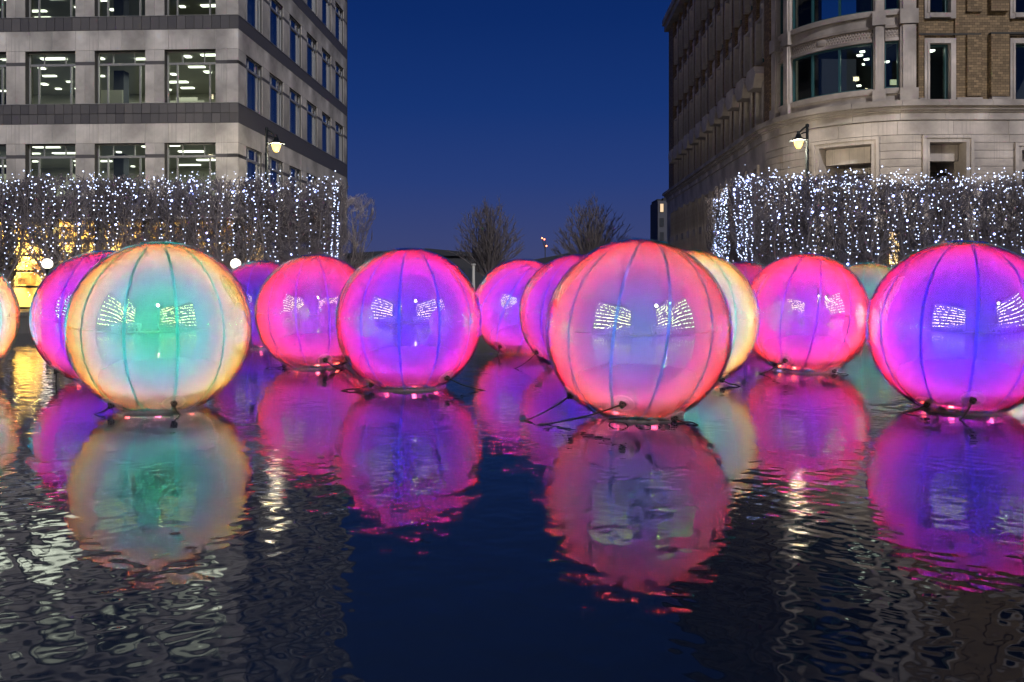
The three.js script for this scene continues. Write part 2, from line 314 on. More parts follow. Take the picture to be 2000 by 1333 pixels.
  for (let f = 0; f < 5; f++) {
    const y = 9.47 + f * 3.5;
    WIN.forEach(([a, e], k) => {
      const s0 = deg(a), s1 = deg(e), y0 = y + .7, y1 = y + 2.8, fr = [pb(s0, s1, y0, y0 + .07, UP - .2, UP - .06), pb(s0, s1, y1 - .07, y1, UP - .2, UP - .06)];
      const cuts = k === 1 ? [s0, s0 + (s1 - s0) * .3, s0 + (s1 - s0) * .64, s1] : [s0, s1];
      for (const c of cuts) fr.push(pb(Math.max(s0, c - .045), Math.min(s1, c + .045), y0 + .07, y1 - .07, UP - .2, UP - .04));
      const w = part('window', merge(fr), M.darkFrame, b);
      for (let j = 0; j + 1 < cuts.length; j++) part('pane', paneOf(cuts[j] + .045, cuts[j + 1] - .045, y0 + .07, y1 - .07, UP - .12), M.glass, w);
      part('sill', merge([pb(s0, s1, y + .0, y + .45, UP - .4, UP - .02), pb(s0, s1, y + .45, y + .69, UP - .4, UP + .1)]), pick(), b);
      const fz = part('frieze', merge([pb(s0, s1, y1 + .01, y + 2.95, UP - .4, UP + .06), pb(s0, s1, y + 2.95, y + 3.38, UP - .4, UP - .03), pb(s0, s1, y + 3.38, y + 3.5, UP - .4, UP + .08)]), carve, b);
      if (f < 2) {                                                 // interlaced carving in relief
        const t = [], put = (g, s, yy) => { const [p, n] = all(s); g.lookAt(n); g.translate(p.x + n.x * (UP - .02), yy, p.z + n.z * (UP - .02)); t.push(g); };
        for (let s = s0 + .1; s < s1 - .05; s += .135) for (const yy of [y + 3.05, y + 3.165, y + 3.28]) put(new THREE.TorusGeometry(rr(.066, .085), .026, 5, 10), s + (yy > y + 3.1 && yy < y + 3.2 ? .067 : 0), yy);
        if (k === 1) { const g = new THREE.SphereGeometry(.2, 14, 10); g.scale(1.3, 1, .35); put(g, (s0 + s1) / 2 - .3, y + 3.165); }
        part('carving', merge(t), carve, fz);
      }
    });
  }
  // brick front above the cornice
  const bw = [];
  const wx = [[18.55, 19.5, 1], [22.35, 23.4, 1]];
  for (let f = 0; f < 5; f++) {
    const y = 9.47 + f * 3.75, y0 = y + (f ? .25 : .05), y1 = y + 2.65;
    let last = F0 - .12;
    for (const [a, e] of wx) {
      bw.push(pb(last, fx(a) - .22, y, y + 3.75, UP - .4, UP)); last = fx(e) + .22;
      bw.push(pb(fx(a) - .22, fx(e) + .22, y1 + .24, y + 3.75 + (f ? .0 : 0), UP - .4, UP - .1));
      if (f) bw.push(pb(fx(a) - .22, fx(e) + .22, y, y0 - .26, UP - .4, UP - .1));
      part('surround', merge([pb(fx(a) - .22, fx(a), y0 - (f ? .25 : 0), y1 + .22, UP - .4, UP + .07), pb(fx(e), fx(e) + .22, y0 - (f ? .25 : 0), y1 + .22, UP - .4, UP + .07), pb(fx(a), fx(e), y1, y1 + .22, UP - .4, UP + .07), pb(fx(a) - .1, fx(a) - .0, y0, y1, UP - .3, UP + .1), pb(fx(a), fx(e), y0 - .2, y0, UP - .4, UP + .09)]), pick(), b);
      const fr = [[a, a + .06, y0, y1], [e - .12, e, y0, y1]].map(([p, q, c, d]) => pb(fx(p), fx(q), c, d, UP - .35, UP - .2)); fr.push(pb(fx(a) + .06, fx(e) - .12, y0, y0 + .1, UP - .35, UP - .2), pb(fx(a) + .06, fx(e) - .12, y1 - .08, y1, UP - .35, UP - .2));
      const w = part('window', merge(fr), M.darkFrame, b);
      part('pane', pb(fx(a) + .06, fx(e) - .12, y0 + .1, y1 - .08, UP - .31, UP - .306), M.glass, w);
    }
    bw.push(pb(last, END, y, y + 3.75, UP - .4, UP));
    part('string_course', merge([pb(F0 - .1, fx(20.85), y + 3.02, y + 3.1, UP, UP + .03), pb(fx(21.2), END, y + 3.02, y + 3.1, UP, UP + .2)]), M.backing, b);
    part('brick_pier', pb(fx(20.2), fx(20.85), y + .28, y + 3.0, UP + .001, UP + .12), brick, b);
    part('brick_pier', pb(fx(21.2), fx(22.0), y + .28, y + 3.0, UP + .001, UP + .22), brick, b);
    if (!f) part('plinth', merge([pb(F0 - .1, fx(18.33), y, y + .22, UP, UP + .08), pb(fx(19.73), fx(20.85), y, y + .22, UP, UP + .16), pb(fx(21.2), fx(22.1), y, y + .22, UP, UP + .28)]), pale[0], b);
  }
  part('brick_wall', merge(bw), brick, b);
  // long side towards the gap: brick piers, paired tall windows, stone hoods above the cornice
  const sw = [], bay = 2.42, nb = 12;
  part('base_wall', pb(0, 31.9, -.5, 8.64, -.6, -.02), pale[1], b);
  for (let k = 0; k < nb; k++) {
    const s = 31.2 - (k + 1) * bay + .2;
    const lw = []; for (const q of [[s + .3, s + 1.9]]) lw.push(pb(q[0], q[0] + .16, 2.2, 7.6, -.02, .12), pb(q[1] - .16, q[1], 2.2, 7.6, -.02, .12), pb(q[0] + .16, q[1] - .16, 7.42, 7.6, -.02, .12), pb(q[0] + .6, q[0] + .66, 2.2, 7.4, -.02, .06), pb(q[0] + .16, q[1] - .16, 4.9, 5.4, -.02, .05));
    part('panel', merge(lw), pale[k % 3], b);
    sw.push(pb(s + 1.95, s + bay, 9.47, 24, -.7, UP + .15), pb(s, s + .3, 9.47, 24, -.7, UP + .15));
    for (let f = 0; f < 4; f++) {
      const y = 9.47 + f * 3.55, y0 = y + .15, y1 = y + 2.35, a = s + .52, e = s + 1.72;
      sw.push(pb(s + .3, s + 1.95, y1 + .12, y + 3.55 + .15, -.7, UP - .05));
      part('surround', merge([pb(s + .32, a, y0, y1 + .12, -.7, UP + .24), pb(e, s + 1.93, y0, y1 + .12, -.7, UP + .24), pb(a, e, y1, y1 + .12, -.7, UP + .2)]), pale[(k + f) % 3], b);
      const w = part('window', merge([pb(a, a + .07, y0, y1, -.7, -.55), pb(e - .07, e, y0, y1, -.7, -.55), pb(a + .07, e - .07, y0 + 1.4, y0 + 1.48, -.7, -.56)]), M.darkFrame, b);
      part('pane', pb(a + .07, e - .07, y0, y1, -.64, -.636), M.coated, w);
      if (!f) { // a hood: block with a pitched top
        const [p0] = side(s + 1.12), sh = new THREE.Shape([[-.5, 0], [.5, 0], [.86, .62], [.56, 1.02], [-.56, 1.02], [-.86, .62]].map((q) => new THREE.Vector2(...q)));
        const g = new THREE.ExtrudeGeometry(sh, { depth: .85, bevelEnabled: true, bevelSize: .04, bevelThickness: .04, bevelSegments: 1, steps: 1 }); g.rotateY(-Math.PI / 2); g.translate(p0.x + .62, y1 - .12, p0.z);
        part('hood', g, pale[k % 3], b);
      } else { const g = new THREE.SphereGeometry(.16, 8, 6); const [p] = side((a + e) / 2); g.translate(p.x + .43, y1 + .75, p.z); part('boss', merge([g, pb(a, e, y1 + .35, y1 + 1.1, UP - .1, UP + .02)]), pale[k % 3], b); }
    }
  }
  sw.push(pb(31.2, 32.2, 9.47, 24, -.7, UP + .25), pb(0, 31.2 - nb * bay + .2, 9.47, 24, -.7, UP + .25));
  part('brick_wall', merge(sw), sideBrick, b);
  part('eaves', merge([pb(-.3, 32, 24, 24.5, -1, .2), pb(-.3, 32, 24.5, 25, -1, .38)]), pale[1], b);
  part('roof', merge([pb(0, END, 27, 27.5, -7, -.2)]), M.backing, b);
  // dark rooms behind the glass, with a few lamps on
  const core = []; for (let f = 0; f < 5; f++) { const y = 9.47 + f * 3.5; core.push(pb(deg(1), deg(88), y - .2, y, -4.6, -1), pb(F0, END, y - .2, y, -6, -1)); }
  core.push(pb(deg(1), deg(89), 9, 27, -4.7, -4.6), pb(F0, END, 9, 27, -6.2, -6), pb(0, 31.6, 9, 24, -3, -2.9), wbox(all, 0, .2, -.5, 25, -20, -.5));
  part('floor_slab', merge(core), M.dim, b);
  const lamps = [];
  for (const [p, q, y, n] of [[56, 60, 12.1, -1.9], [59, 62, 12.15, -1.5], [60, 64, 12.0, -2.4], [57, 59, 11.9, -2.9], [74, 77, 11.6, -1.6], [61, 64, 10.6, -2.6], [55, 58, 10.75, -2.2]]) lamps.push(pb(deg(p), deg(q), y, y + .05, n, n + .18));
  for (const [x, y, n] of [[18.7, 12.0, -1.4], [18.6, 10.75, -3.2], [19.0, 10.7, -3.6], [22.5, 10.9, -2], [22.6, 10.6, -2.6], [22.5, 14.4, -2]]) lamps.push(pb(fx(x), fx(x) + .5, y, y + .06, n, n + .25));
  part('ceiling_light', merge(lamps), glow(col(.95, 1, .85), 1.78), b);
  part('painted_glow_cabinet', merge([pb(fx(18.55), fx(18.95), 10.3, 10.75, -3.3, -3.2), pb(fx(19.15), fx(19.25), 10.35, 10.75, -3.3, -3.2), pb(fx(18.6), fx(19.05), 11.2, 11.45, -4.3, -4.2)]), glow(col(.75, .8, .5), 0.155), b);  // cabinets are no lamps; the room light on them is put in as glow
  part('lit_doorway', pb(deg(74), deg(78), 2.3, 3.7, -.09, .02), M.warm, b);
}

// ------------------------------------------------------------------ clipped bare trees with strings of fairy lights
function tube(list, a, b, r0, r1, n = 3) { list.push([a, b, r0, r1, n]); }
function tubesGeo(list) {
  const pos = [], nor = [], idx = [], d = V(0, 0, 0), u = V(0, 0, 0), w = V(0, 0, 0);
  for (const [a, b, r0, r1, n] of list) {
    d.subVectors(b, a).normalize(); u.set(Math.abs(d.y) > .9 ? 1 : 0, Math.abs(d.y) > .9 ? 0 : 1, 0).cross(d).normalize(); w.crossVectors(d, u);
    const o = pos.length / 3;
    for (const [p, r] of [[a, r0], [b, r1]]) for (let i = 0; i < n; i++) { const c = Math.cos(i / n * 6.2832), s = Math.sin(i / n * 6.2832), x = u.x * c + w.x * s, y = u.y * c + w.y * s, z = u.z * c + w.z * s; pos.push(p.x + x * r, p.y + y * r, p.z + z * r); nor.push(x, y, z); }
    for (let i = 0; i < n; i++) { const j = (i + 1) % n; idx.push(o + i, o + j, o + n + j, o + i, o + n + j, o + n + i); }
  }
  const g = new THREE.BufferGeometry(); g.setAttribute('position', new THREE.Float32BufferAttribute(pos, 3)); g.setAttribute('normal', new THREE.Float32BufferAttribute(nor, 3)); g.setIndex(idx); return g;
}
function hedgeTree(label, W, D, H, dens) {                      // many stems fanning up into a clipped box of twigs
  const t = thing('clipped_tree', label, 'tree', [0, .3, 0], 0, 'clipped bare trees in rows');
  const stems = [], twigs = [], clip = (p) => V(Math.max(-W / 2, Math.min(W / 2, p.x)), Math.min(H + rr(-.22, .2), p.y), Math.max(-D / 2, Math.min(D / 2, p.z)));
  for (let i = 0; i < 15; i++) {
    const top = V(((i + rr(0, 1)) / 15 - .5) * W, H * rr(.85, 1), rr(-.5, .5) * D), pts = [];
    const c = new THREE.CatmullRomCurve3([V(rr(-.25, .25), 0, rr(-.2, .2)), V(top.x * .35 + rr(-.15, .15), H * .2, top.z * .3), V(top.x * .8 + rr(-.2, .2), H * .5, top.z * .8), top]);
    for (let k = 0; k <= 9; k++) pts.push(c.getPoint(k / 9));
    for (let k = 0; k < 9; k++) { const r = (q) => .05 * (1 - q / 9) + .009; tube(stems, pts[k], pts[k + 1], r(k), r(k + 1), 6); }
    for (let k = 0; k < dens; k++) {
      const q = Math.pow(rnd(), .8) * .8 + .2, p = c.getPoint(q), dir = V(rr(-1, 1), rr(.1, 1.1), rr(-1, 1) * .8).normalize(), L = rr(.4, 1.25), m = clip(p.clone().addScaledVector(dir, L * .5)), e = clip(m.clone().addScaledVector(dir.add(V(rr(-.4, .4), .35, rr(-.4, .4))).normalize(), L * .5));
      tube(twigs, p, m, .016, .011, 4); tube(twigs, m, e, .011, .006);
      for (let j = 0; j < 7; j++) {
        const u = rr(.2, 1), o = u < .5 ? p.clone().lerp(m, u * 2) : m.clone().lerp(e, u * 2 - 1), d2 = dir.clone().add(V(rr(-.9, .9), rr(-.1, .9), rr(-.9, .9))).normalize(), l2 = rr(.2, .6), x = clip(o.clone().addScaledVector(d2, l2 * .55)), y = clip(x.clone().addScaledVector(d2.add(V(rr(-.5, .5), rr(0, .5), rr(-.5, .5))).normalize(), l2 * .45));
        tube(twigs, o, x, .009, .007); tube(twigs, x, y, .007, .004);
      }
    }
  }
  part('trunk', tubesGeo(stems), M.bark, t); part('crown', tubesGeo(twigs), M.twig, t);
  return t;
}
const thin = hedgeTree('unlit bare clipped tree showing past the inner end of the left row', 2.6, 1.6, 4.6, 17); thin.position.set(-7.0, .3, -33.5);
const proto = [hedgeTree('', 3.1, 1.7, 4.75, 46), hedgeTree('', 3.1, 1.7, 4.75, 46)];
{
  const spots = [];
  const nth = ['first', 'second', 'third', 'fourth', 'fifth', 'sixth'];
  for (let i = 0; i < 5; i++) spots.push([-7.4 - i * 2.75, -28.9, `bare clipped tree hung with fairy lights, ${nth[i]} from the inner end of the left row`]);
  for (let i = 0; i < 5; i++) spots.push([9.0 + i * 2.75, -28.6, `bare clipped tree hung with fairy lights, ${nth[i]} from the inner end of the right row`]);
  spots.push([9.6, -31.8, 'bare clipped tree behind the inner end of the lit right row'], [9.9, -34.8, 'farther bare clipped tree in the short side row at right']);
  for (let i = 0; i < 6; i++) spots.push([-6 - i * 2.95, 15.2, `clipped tree behind the viewer on the left, ${nth[i]} in its row`], [6 + i * 2.95, 15.2, `clipped tree behind the viewer on the right, ${nth[i]} in its row`]);
  spots.forEach(([x, z, label], i) => { const o = i < 2 ? proto[i] : copy(proto[i % 2]); o.userData.label = label; o.position.set(x, .3, z); o.rotation.y = (i >> 1) % 2 ? Math.PI : 0; const s = 1 + ((i * 37) % 7 - 3) * .006; o.scale.set(i >= 2 && (i % 3 === 0) ? -1 : 1, s, 1); });
  for (const o of scene.children) if (o.name.startsWith('clipped_tree') && o.scale.x < 0) o.scale.x = 1;
}
const bulbMat = glow(col(.5, .62, 1), 1.51), blueMat = glow(col(.26, .34, 1), 3.56);
function lights(points, wire, label, group, big = .05) {
  const o = thing('fairy_light_string', label, 'fairy lights', points[0].toArray(), 0, group), p0 = points[0];
  const a = [], b2 = [];
  for (const p of points) { const r0 = rnd(), bl = r0 < big, r = bl ? rr(.030, .042) : rr(.007, .023); const g = new THREE.OctahedronGeometry(r, 1); g.translate(p.x - p0.x, p.y - p0.y, p.z - p0.z); (bl ? b2 : a).push(g); }
  if (wire) { const l = []; for (let i = 0; i + 1 < points.length; i++) tube(l, points[i].clone().sub(p0), points[i + 1].clone().sub(p0), .004, .004); part('wire', tubesGeo(l), M.rope, o); }
  if (a.length) part('bulb', merge(a), bulbMat, o).userData.kind = 'stuff';
  if (b2.length) part('bulb', merge(b2), blueMat, o).userData.kind = 'stuff';
  return o;
}
{
  const hang = (x, z, top, low, jx, label, group, step = .13) => { const p = []; let q = x; for (let y = top; y > low; y -= step * rr(.6, 1.5)) { q += rr(-1, 1) * jx; if (rnd() < .88) p.push(V(q, y, z + rr(-.12, .12))); } lights(p, true, label, group); };
  const LG = 'fairy light strings down the left row of clipped trees', RG = 'fairy light strings down the right row of clipped trees', SG = 'fairy light strings on the short side row at right';
  const L1 = 'string of white fairy lights hanging down the left clipped trees', R1 = 'string of white fairy lights hanging down the right clipped trees', S1 = 'string of white fairy lights on the receding end trees at right';
  for (let x = -6.0; x > -19; x -= rr(.3, .62)) hang(x, -27.95, 4.95, rnd() < .5 ? 1.2 : 2.2, .028, L1, LG, .16);
  for (let k = 0; k < 3; k++) hang(-5.95 - k * .12, -27.95 - k * .2, 4.9, 1.0, .02, L1, LG, .1);
  for (let x = 7.75; x < 20.5; x += rr(.22, .42)) hang(x, -27.65, 5.05, rnd() < .6 ? 1.2 : 2.4, .045, R1, RG, .17);
  for (let k = 0; k < 6; k++) hang(7.6 + k * .1, -27.7 - (k % 2) * .2, 5.0, .9, .03, R1, RG, .085);
  for (let k = 0; k < 14; k++) hang(7.75 + k * .075 + rr(-.05, .05), -29.5 - k * .45, 5.0, 1.0, .04, S1, SG, .11);
  const garland = (x0, x1, z, n, label, y) => { const p = []; for (let i = 0; i < n; i++) p.push(V(rr(x0, x1), y + .13 * Math.sin(x0 + i * 2.3) + rr(-.4, .16) * (rnd() < .3 ? 1.7 : 1), z + rr(-.25, .5))); p.sort((a, b) => a.x - b.x); lights(p, false, label, null, .03); };
  garland(-19, -5.9, -28.2, 330, 'dense garland of fairy lights along the top of the left clipped trees', 5.05);
  garland(7.6, 20.5, -28, 480, 'dense garland of fairy lights along the top of the right clipped trees', 5.1);
  const scatter = (x0, x1, z, n, label) => { const p = []; for (let i = 0; i < n; i++) p.push(V(rr(x0, x1), 5 - Math.pow(rnd(), .8) * 4, z + rr(-.5, .2))); p.sort((a, b) => a.x - b.x); lights(p, false, label, null, .015); };
  scatter(-19, -6, -28.1, 230, 'loose net of small fairy lights spread over the left clipped trees');
  scatter(7.6, 20.5, -27.9, 420, 'loose net of small fairy lights spread over the right clipped trees');
  for (const k of [-1, 1]) { const p = []; for (let i = 0; i < 520; i++) p.push(V(k * rr(4.5, 25), 5 - Math.pow(rnd(), 1.3) * 4, 13.8 + rr(-.4, .4))); p.sort((a, c) => a.x - c.x); lights(p, false, `net of fairy lights on the trees behind the viewer, ${k < 0 ? 'left' : 'right'} row`, null, .25); }
}

// ------------------------------------------------------------------ lamps
function streetLamp(x, z, lx, hy, label, k) {
  const o = thing('street_lamp', label, 'street lamp', [x, .3, z]), y = hy - .3, s = Math.sign(lx);
  const post = new THREE.LatheGeometry([[.14, 0], [.14, .5], [.1, .55], [.075, .7], [.06, y - .4], [.075, y - .38], [.075, y - .3], [.05, y - .28], [.05, y + .55], [.07, y + .57], [.07, y + .66], [0, y + .7]].map((p) => new THREE.Vector2(...p)), 14);
  part('post', post, M.lampIron, o);
  const A = (a, b, r) => { const c = new THREE.CatmullRomCurve3([a, a.clone().lerp(b, .5).add(V(0, .03, 0)), b]); return new THREE.TubeGeometry(c, 8, r, 7); };
  part('bracket', merge([A(V(0, y + .6, 0), V(lx * .95, y + .34, 0), .035), A(V(0, y + .35, 0), V(lx * .7, y + .3, 0), .025), box(lx - .05, lx + .05, y + .24, y + .4, -.05, .05), A(V(0, y - .32, 0), V(s * .12, y - .22, 0), .014)]), M.lampIron, o);
  const cap = new THREE.LatheGeometry([[0, .3], [.09, .29], [.11, .18], [.2, .12], [.34, .07], [.36, .05], [.33, .05], [.17, .07], [0, .08]].map((p) => new THREE.Vector2(...p)), 24); cap.translate(lx, y, 0); part('hood', cap, M.lampIron, o);
  const gl = new THREE.LatheGeometry([[0, -.27], [.07, -.25], [.13, -.15], [.165, -.02], [.17, .06]].map((p) => new THREE.Vector2(...p)), 20); gl.translate(lx, y, 0); part('lamp_glass', gl, glow(col(1, .56, .09), 1.34), o);
  const l = new THREE.PointLight(col(1, .88, .66), k); l.name = 'street_lamp_source'; l.position.set(x + lx, hy - .1, z); l.shadow.radius = 5; l.castShadow = true; scene.add(l);
}
streetLamp(-9.35, -31.2, .36, 6.72, 'black street lamp with glowing yellow glass in front of the left office block', 20);
streetLamp(11.25, -31.2, -.33, 6.85, 'black street lamp with glowing yellow glass in front of the rounded stone corner', 24.5);
streetLamp(-12.5, 12.5, .36, 5.6, 'unseen street lamp added behind the viewer on the left', 8.88);  // unseen pair of lamps, added for bright mirrored glints on the balls
streetLamp(10.5, 12.5, -.33, 5.6, 'unseen street lamp added behind the viewer on the right', 8.88);
for (const [x, label] of [[-15.1, 'white globe lamp beside the restaurant glow at the left'], [-8.98, 'white globe lamp between the green ball and the lilac ball behind']]) {
  const o = thing('globe_lamp', label, 'globe lamp', [x, .3, -26.6]);
  part('post', new THREE.LatheGeometry([[.1, 0], [.1, .1], [.04, .14], [.035, 1.58], [.07, 1.6], [.07, 1.66]].map((p) => new THREE.Vector2(...p)), 12), M.lampIron, o);
  const g = new THREE.SphereGeometry(.165, 20, 14); g.translate(0, 1.8, 0); part('globe', g, glow(col(1, .9, .7), 0.888), o);
  const l = new THREE.PointLight(col(1, .93, .75), 1.8); l.name = 'globe_lamp_source'; l.position.set(x, 2.1, -26.6); l.shadow.radius = 8; scene.add(l);
}

// ------------------------------------------------------------------ far end of the gap
function bareTree(x, z, H, W, label) {
  const t = thing('bare_tree', label, 'tree', [x, 0, z]), br = [], tw = [];
  const base = V(0, H * .2, 0); tube(br, V(0, -.3, 0), base, .17, .13, 8);
  for (let i = 0; i < 66; i++) {                              // long branches fanning up and out to a dome
    const az = i * 2.4, q = (i + .5) / 66, el = 1.52 - 1.35 * Math.pow(q, .8), m = rr(.86, 1.04), end = V(Math.cos(az) * Math.cos(el) * W / 2 * m, H * .36 + Math.sin(el) * H * .62 * m, Math.sin(az) * Math.cos(el) * W / 2 * m);
    const p0 = base.clone().add(V(0, H * .22 * (1 - q) * rnd(), 0)), c = new THREE.QuadraticBezierCurve3(p0, p0.clone().lerp(end, .45).add(V(rr(-.2, .2), H * .05, rr(-.2, .2))), end), pts = c.getPoints(6);
    for (let k = 0; k < 6; k++) tube(k < 4 ? br : tw, pts[k], pts[k + 1], .06 * (1 - k / 6.6), .06 * (1 - (k + 1) / 6.6), 5);
    for (let k = 0; k < 16; k++) {
      const u = rr(.25, 1), p = c.getPoint(u), d = c.getTangent(u).multiplyScalar(.8).add(V(rr(-.6, .6), rr(-.1, .6), rr(-.6, .6))).normalize(), L = rr(.35, 1.1) * (1.25 - u * .7), e = p.clone().addScaledVector(d, L);
      tube(tw, p, e, .021, .010);
      for (let j = 0; j < 4; j++) { const o = p.clone().lerp(e, rr(.3, 1)), d2 = d.clone().add(V(rr(-.6, .6), rr(-.1, .5), rr(-.6, .6))).normalize(); tube(tw, o, o.clone().addScaledVector(d2, rr(.2, .55)), .013, .006); }
    }
  }
  part('trunk', tubesGeo(br), M.bark, t); part('crown', tubesGeo(tw), M.twig, t);
  const b = new THREE.Box3().setFromObject(t), k = H / b.max.y; t.scale.set(W / (b.max.x - b.min.x), k, W / (b.max.x - b.min.x));
}
bareTree(-1.7, -60, 7.9, 6.0, 'bare spreading tree at the end of the gap, left of the pair');
bareTree(5.85, -60, 8.1, 6.4, 'bare spreading tree at the end of the gap, right of the pair');
{
  const dark = std(col(.05, .05, .055), .9), win = glow(col(1, .6, .18), .2), roofM = std(col(.03, .032, .04), .8);
  const low = (name, x0, x1, z, h, slope, label, wins) => {
    const o = thing(name, label, 'building', [(x0 + x1) / 2, 0, z]), w = (x1 - x0) / 2;
    part('wall', box(-w, w, -.6, h, -8, 0), dark, o);
    const r = new THREE.ExtrudeGeometry(new THREE.Shape([new THREE.Vector2(-w - .4, h), new THREE.Vector2(w + .4, h), new THREE.Vector2(w + .4, h + .3), new THREE.Vector2(w * .2, h + slope), new THREE.Vector2(-w - .4, h + .3)]), { depth: 9, bevelEnabled: false }); r.translate(0, 0, -8.5); part('roof', r, roofM, o);
    for (let k = 0; k < 12; k++) { const a = -w + .6 + k * (2 * w - 1) / 12; const f = part('window', merge([box(a - .06, a, h * .3, h * .7, -.02, .06), box(a + 1, a + 1.06, h * .3, h * .7, -.02, .06)]), dark, o); part('pane', box(a, a + 1, h * .32, h * .68, -.01, .03), wins.includes(k) ? win : M.dim, f); }
  };
  low('station_building', -22.5, -4, -110, 5.0, 1.0, 'long dark low building at the end of the gap on the left', []);
  low('low_hall', -.4, 14, -115, 3.6, 2.0, 'dark low hall with a row of small lit windows between the bare trees', [0, 1, 2]);
  low('terrace_block', 13, 24, -118, 4.8, .8, 'dark low block beyond the right bare tree', []);
  const t = thing('tower_block', 'far grey tower block with a few yellow lit windows', 'tower block', [20.9, 0, -110]);
  part('wall', box(-1.3, 2.4, -.6, 12.4, -6, 0), std(col(.10, .10, .12), .9), t); part('roof', box(-.6, 2.6, 12.4, 12.8, -6, 0), roofM, t); part('stair_tower', box(-1.3, -.3, 12.4, 12.7, -5, -.5), roofM, t);
  for (let r = 0; r < 5; r++) for (const [x, w] of [[-1.0, .45], [.3, .8], [1.4, .6]]) { const y = 10.9 - r * 1.9, f = part('window', merge([box(x - .05, x, y, y + 1.1, 0, .08), box(x + w, x + w + .05, y, y + 1.1, 0, .08), box(x, x + w, y - .06, y, 0, .1)]), dark, t), on = (r === 0 && x < .5) || (x > 0 && x < 1 && r < 3); part('pane', box(x, x + w, y, y + 1.1, .0, .04), on ? win : M.dim, f); }
  const c = thing('tower_crane', 'tiny far crane with red lamps above the low hall', 'crane', [8.1, 0, -200]);
  part('mast', merge([box(-.12, .12, -.6, 11.6, -.12, .12)]), dark, c); const jib = box(-.1, .1, 0, 3.2, -.1, .1); jib.rotateZ(.25); jib.translate(0, 9.2, 0); part('jib', jib, dark, c);
  for (const [x, y] of [[-.2, 11.9], [.3, 10.3], [-.75, 12.2]]) { const g = new THREE.SphereGeometry(.17, 8, 6); g.translate(x, y, .2); part('warning_lamp', g, glow(col(1, .15, .05), 3.56), c); }
  const p = thing('pale_post', 'small pale post beside the far left bare tree', 'post', [-2.35, 0, -50]);
  part('post', new THREE.CylinderGeometry(.09, .11, 2.9, 10).translate(0, 1.1, 0), std(col(.5, .5, .48), .5), p); part('cap', new THREE.CylinderGeometry(.16, .16, .08, 10).translate(0, 2.58, 0), std(col(.4, .4, .4), .5), p);
}

// ------------------------------------------------------------------ lit offices behind the viewer, which the balls mirror
for (const s of [-1, 1]) {
  const o = thing('lit_office_tower', `office tower with rows of lit windows behind the viewer on the ${s < 0 ? 'left' : 'right'}`, 'office building', [s * 27, 0, 27], s * .98 + Math.PI);
  part('wall', box(-20, 20, 0, 31, -12, 0), std(col(.07, .066, .062), .8), o);
  const wm = glow(col(1, .86, .52), 6.36);
  for (let r = 0; r < 8; r++) for (let k = 0; k < 24; k++) { if (rnd() < .3) continue; const w = rr(.35, .9); part('window', box(-19.4 + k * 1.6, -19.4 + k * 1.6 + w, 5 + r * 3.2, 5.5 + r * 3.2, -.02, .06), wm, o); }
}

// ------------------------------------------------------------------ the glowing balls
const RB = 1.05, SUNK = .10, NG = 12;
const filmOf = (ior, nm) => new THREE.MeshPhysicalMaterial({ color: col(1, 1, 1), roughness: 0, transmission: 1, thickness: 1, ior: 1, iridescence: 1, iridescenceIOR: ior, iridescenceThicknessRange: [100, nm] });
const filmCache = {}; const film = (i, n) => filmCache[i + '_' + n] ??= filmOf(i, n);
const haze = tex(noiseTex(512, 3, 6, 21, (v) => { const k = .8 + .5 * (v - .5); return [k, k, k]; }), 512, false);
// clear sheet with a slightly milky inner coat; the film on it is clear and changes colour with the angle it is seen at
const smoke = new THREE.MeshPhysicalMaterial({ color: col(.7, .7, .7), roughness: 0, transmission: 1, thickness: 0, ior: 1 });
const KINDS = {
  blue: { films: [[1.9, 368], [1.9, 368], [1.9, 368]], light: [.5, .17, 1], seam: [.3, .6, 1], k: 70 },
  teal: { films: [[1.75, 411], [1.9, 368], [1.9, 368]], light: [.2, 1, .27], seam: [.3, .85, .85], k: 235 },
  violet: { films: [[1.9, 368], [1.9, 368], [1.9, 368]], light: [.4, .15, 1], seam: [.38, .48, 1], k: 82 },
  pink: { films: [[2.1, 324], [1.9, 368], [2.1, 324]], light: [.45, .66, .43], seam: [.28, .66, .9], k: 125 },
  magenta: { films: [[1.9, 368], [1.9, 368], [1.9, 364]], light: [.8, .22, .8], seam: [.45, .4, .95], k: 54 },
};
